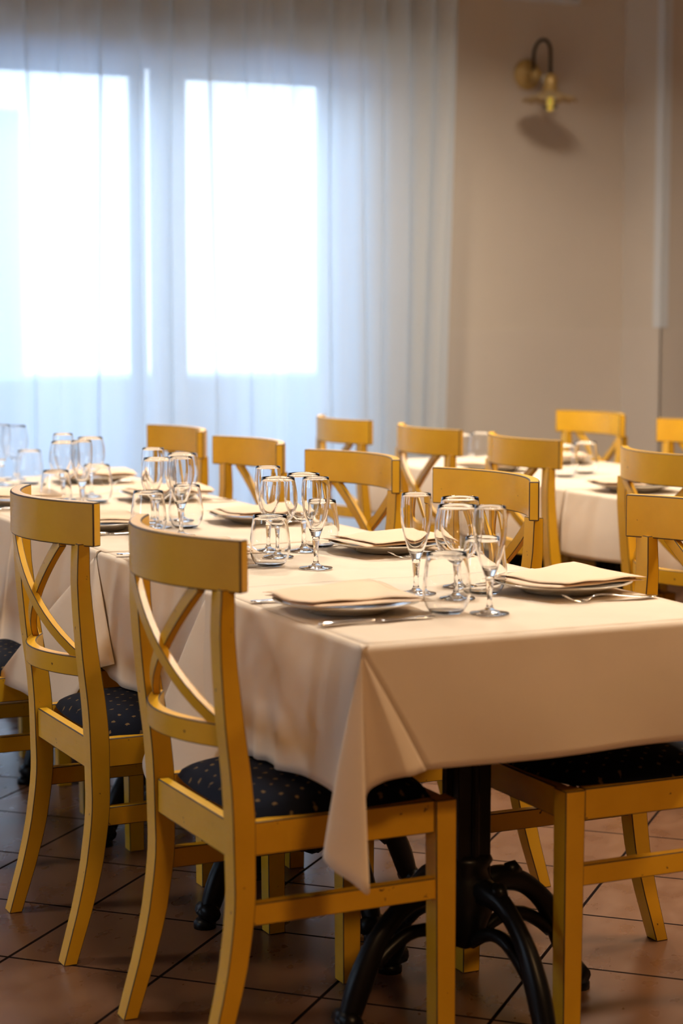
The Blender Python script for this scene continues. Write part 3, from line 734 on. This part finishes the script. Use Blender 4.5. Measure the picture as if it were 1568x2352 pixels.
def make_fork():      # handle end at x=0, tines towards +x
    t = thing('table_fork', '', 'fork')
    bm = bmesh.new(); pr_ = crv([(0, .004, 0), (.03, .004, 0), (.07, .0075, 0), (.10, .0115, 0), (.125, .0125, 0), (.138, .009, 0), (.150, .004, 0)], 22)
    wd = [.010 * (1 - i / 21) + .0036 if i < 12 else .0038 for i in range(22)]; wd[0] = .006; wd[-1] = .010; wd[-2] = .0085; wd[-3] = .006
    strip(bm, [(p.x, p.y) for p in pr_], wd, .0012); obj('handle', bm, M_STEEL, t)
    bm = bmesh.new(); p2 = crv([(.150, .004, 0), (.162, .002, 0), (.178, .005, 0), (.197, .015, 0)], 9)
    for k in range(4):
        y = -.009 + .006 * k; rings = []
        for i, p in enumerate(p2):
            w = .0019 - .0009 * i / 8; rings.append([(p.x, y - w, p.y - .0007), (p.x, y + w, p.y - .0007), (p.x, y + w, p.y + .0007), (p.x, y - w, p.y + .0007)])
        loft(bm, rings)
    obj('tines', bm, M_STEEL, t); return t
def make_knife():
    t = thing('table_knife', '', 'knife')
    bm = bmesh.new(); strip(bm, [(0, .0045), (.004, .0045), (.03, .0047), (.08, .0045), (.104, .0042), (.110, .004)], [.004, .0072, .0085, .0065, .0055, .005], [.002, .0035, .0038, .0032, .003, .0022]); obj('handle', bm, M_STEEL, t)
    bm = bmesh.new(); strip(bm, [(.1102, .0035), (.125, .003), (.17, .0028), (.205, .0026), (.222, .0024), (.228, .0024)], [.005, .0085, .0098, .0095, .006, .001], [.0016, .0012, .0011, .001, .0008, .0005]); obj('blade', bm, M_STEEL, t)
    return t
PP = {}
def place(kind, maker, loc, rz, lab):
    if kind not in PP: PP[kind] = maker(); o = PP[kind]; o.location = loc; o.rotation_euler.z = rz; o['label'] = lab; return o
    return dup(PP[kind], loc, rz, lab)
zc = zt + .0012
sets = [ # x, y, side, where
    (1.437, 3.085, 1, 'near left, above the hanging cloth corner'), (1.915, 3.135, -1, 'near right, by the right edge chair'),
    (1.900, 3.86, -1, 'far side, between the two nearest glass clusters'), (1.437, 3.87, 1, 'half hidden by the front chair rail'),
    (1.880, 4.565, -1, 'far side, left of the second cluster'), (1.437, 4.57, 1, 'right of the scuffed chair rail'),
    (1.87, 5.27, -1, 'far side, behind the third cluster'), (1.437, 5.27, 1, 'at the left photo edge'),
    (1.86, 5.93, -1, 'far side, behind the fourth cluster')]
for i, (x, y, sd, wh) in enumerate(sets):
    place('plate', make_plate, (x, y, zc - .0006), 0, 'white dinner plate with a napkin, ' + wh)
    rz = random.uniform(-.12, .12) + (0 if sd > 0 else PI); rz = {0: .04, 1: PI + .22, 2: PI + .1}.get(i, rz)
    place('nap%d' % (i % 3), lambda: make_napkin(i), (x, y, zc), rz, 'peach napkin folded square on its plate, ' + wh)
    r = 0 if sd > 0 else PI; ex = TX0 + .012 if sd > 0 else TX1 - .02
    dk, df = (-1, 1) if sd > 0 else (1, -1)
    place('knife', make_knife, (ex, y + dk * .155, zc), r + .06, 'steel knife lying, ' + wh)
    place('fork', make_fork, (ex + (0 if sd > 0 else -.0), y + df * .150, zc), r - .05, 'steel fork, ' + wh)
for i, (x, y, wh) in enumerate([(3.26, 4.92, 'near the chipped chair'), (3.66, 5.30, 'on the far side by the right edge'), (3.25, 5.79, 'behind the chair at the curtain edge'), (3.66, 6.02, 'by the tan wall')]):
    place('plate', make_plate, (x, y, zc), 0, 'blurred plate on the second table ' + wh); place('nap%d' % (i % 3), None, (x, y, zc), .3 * i, 'blurred peach napkin, second table, ' + wh)
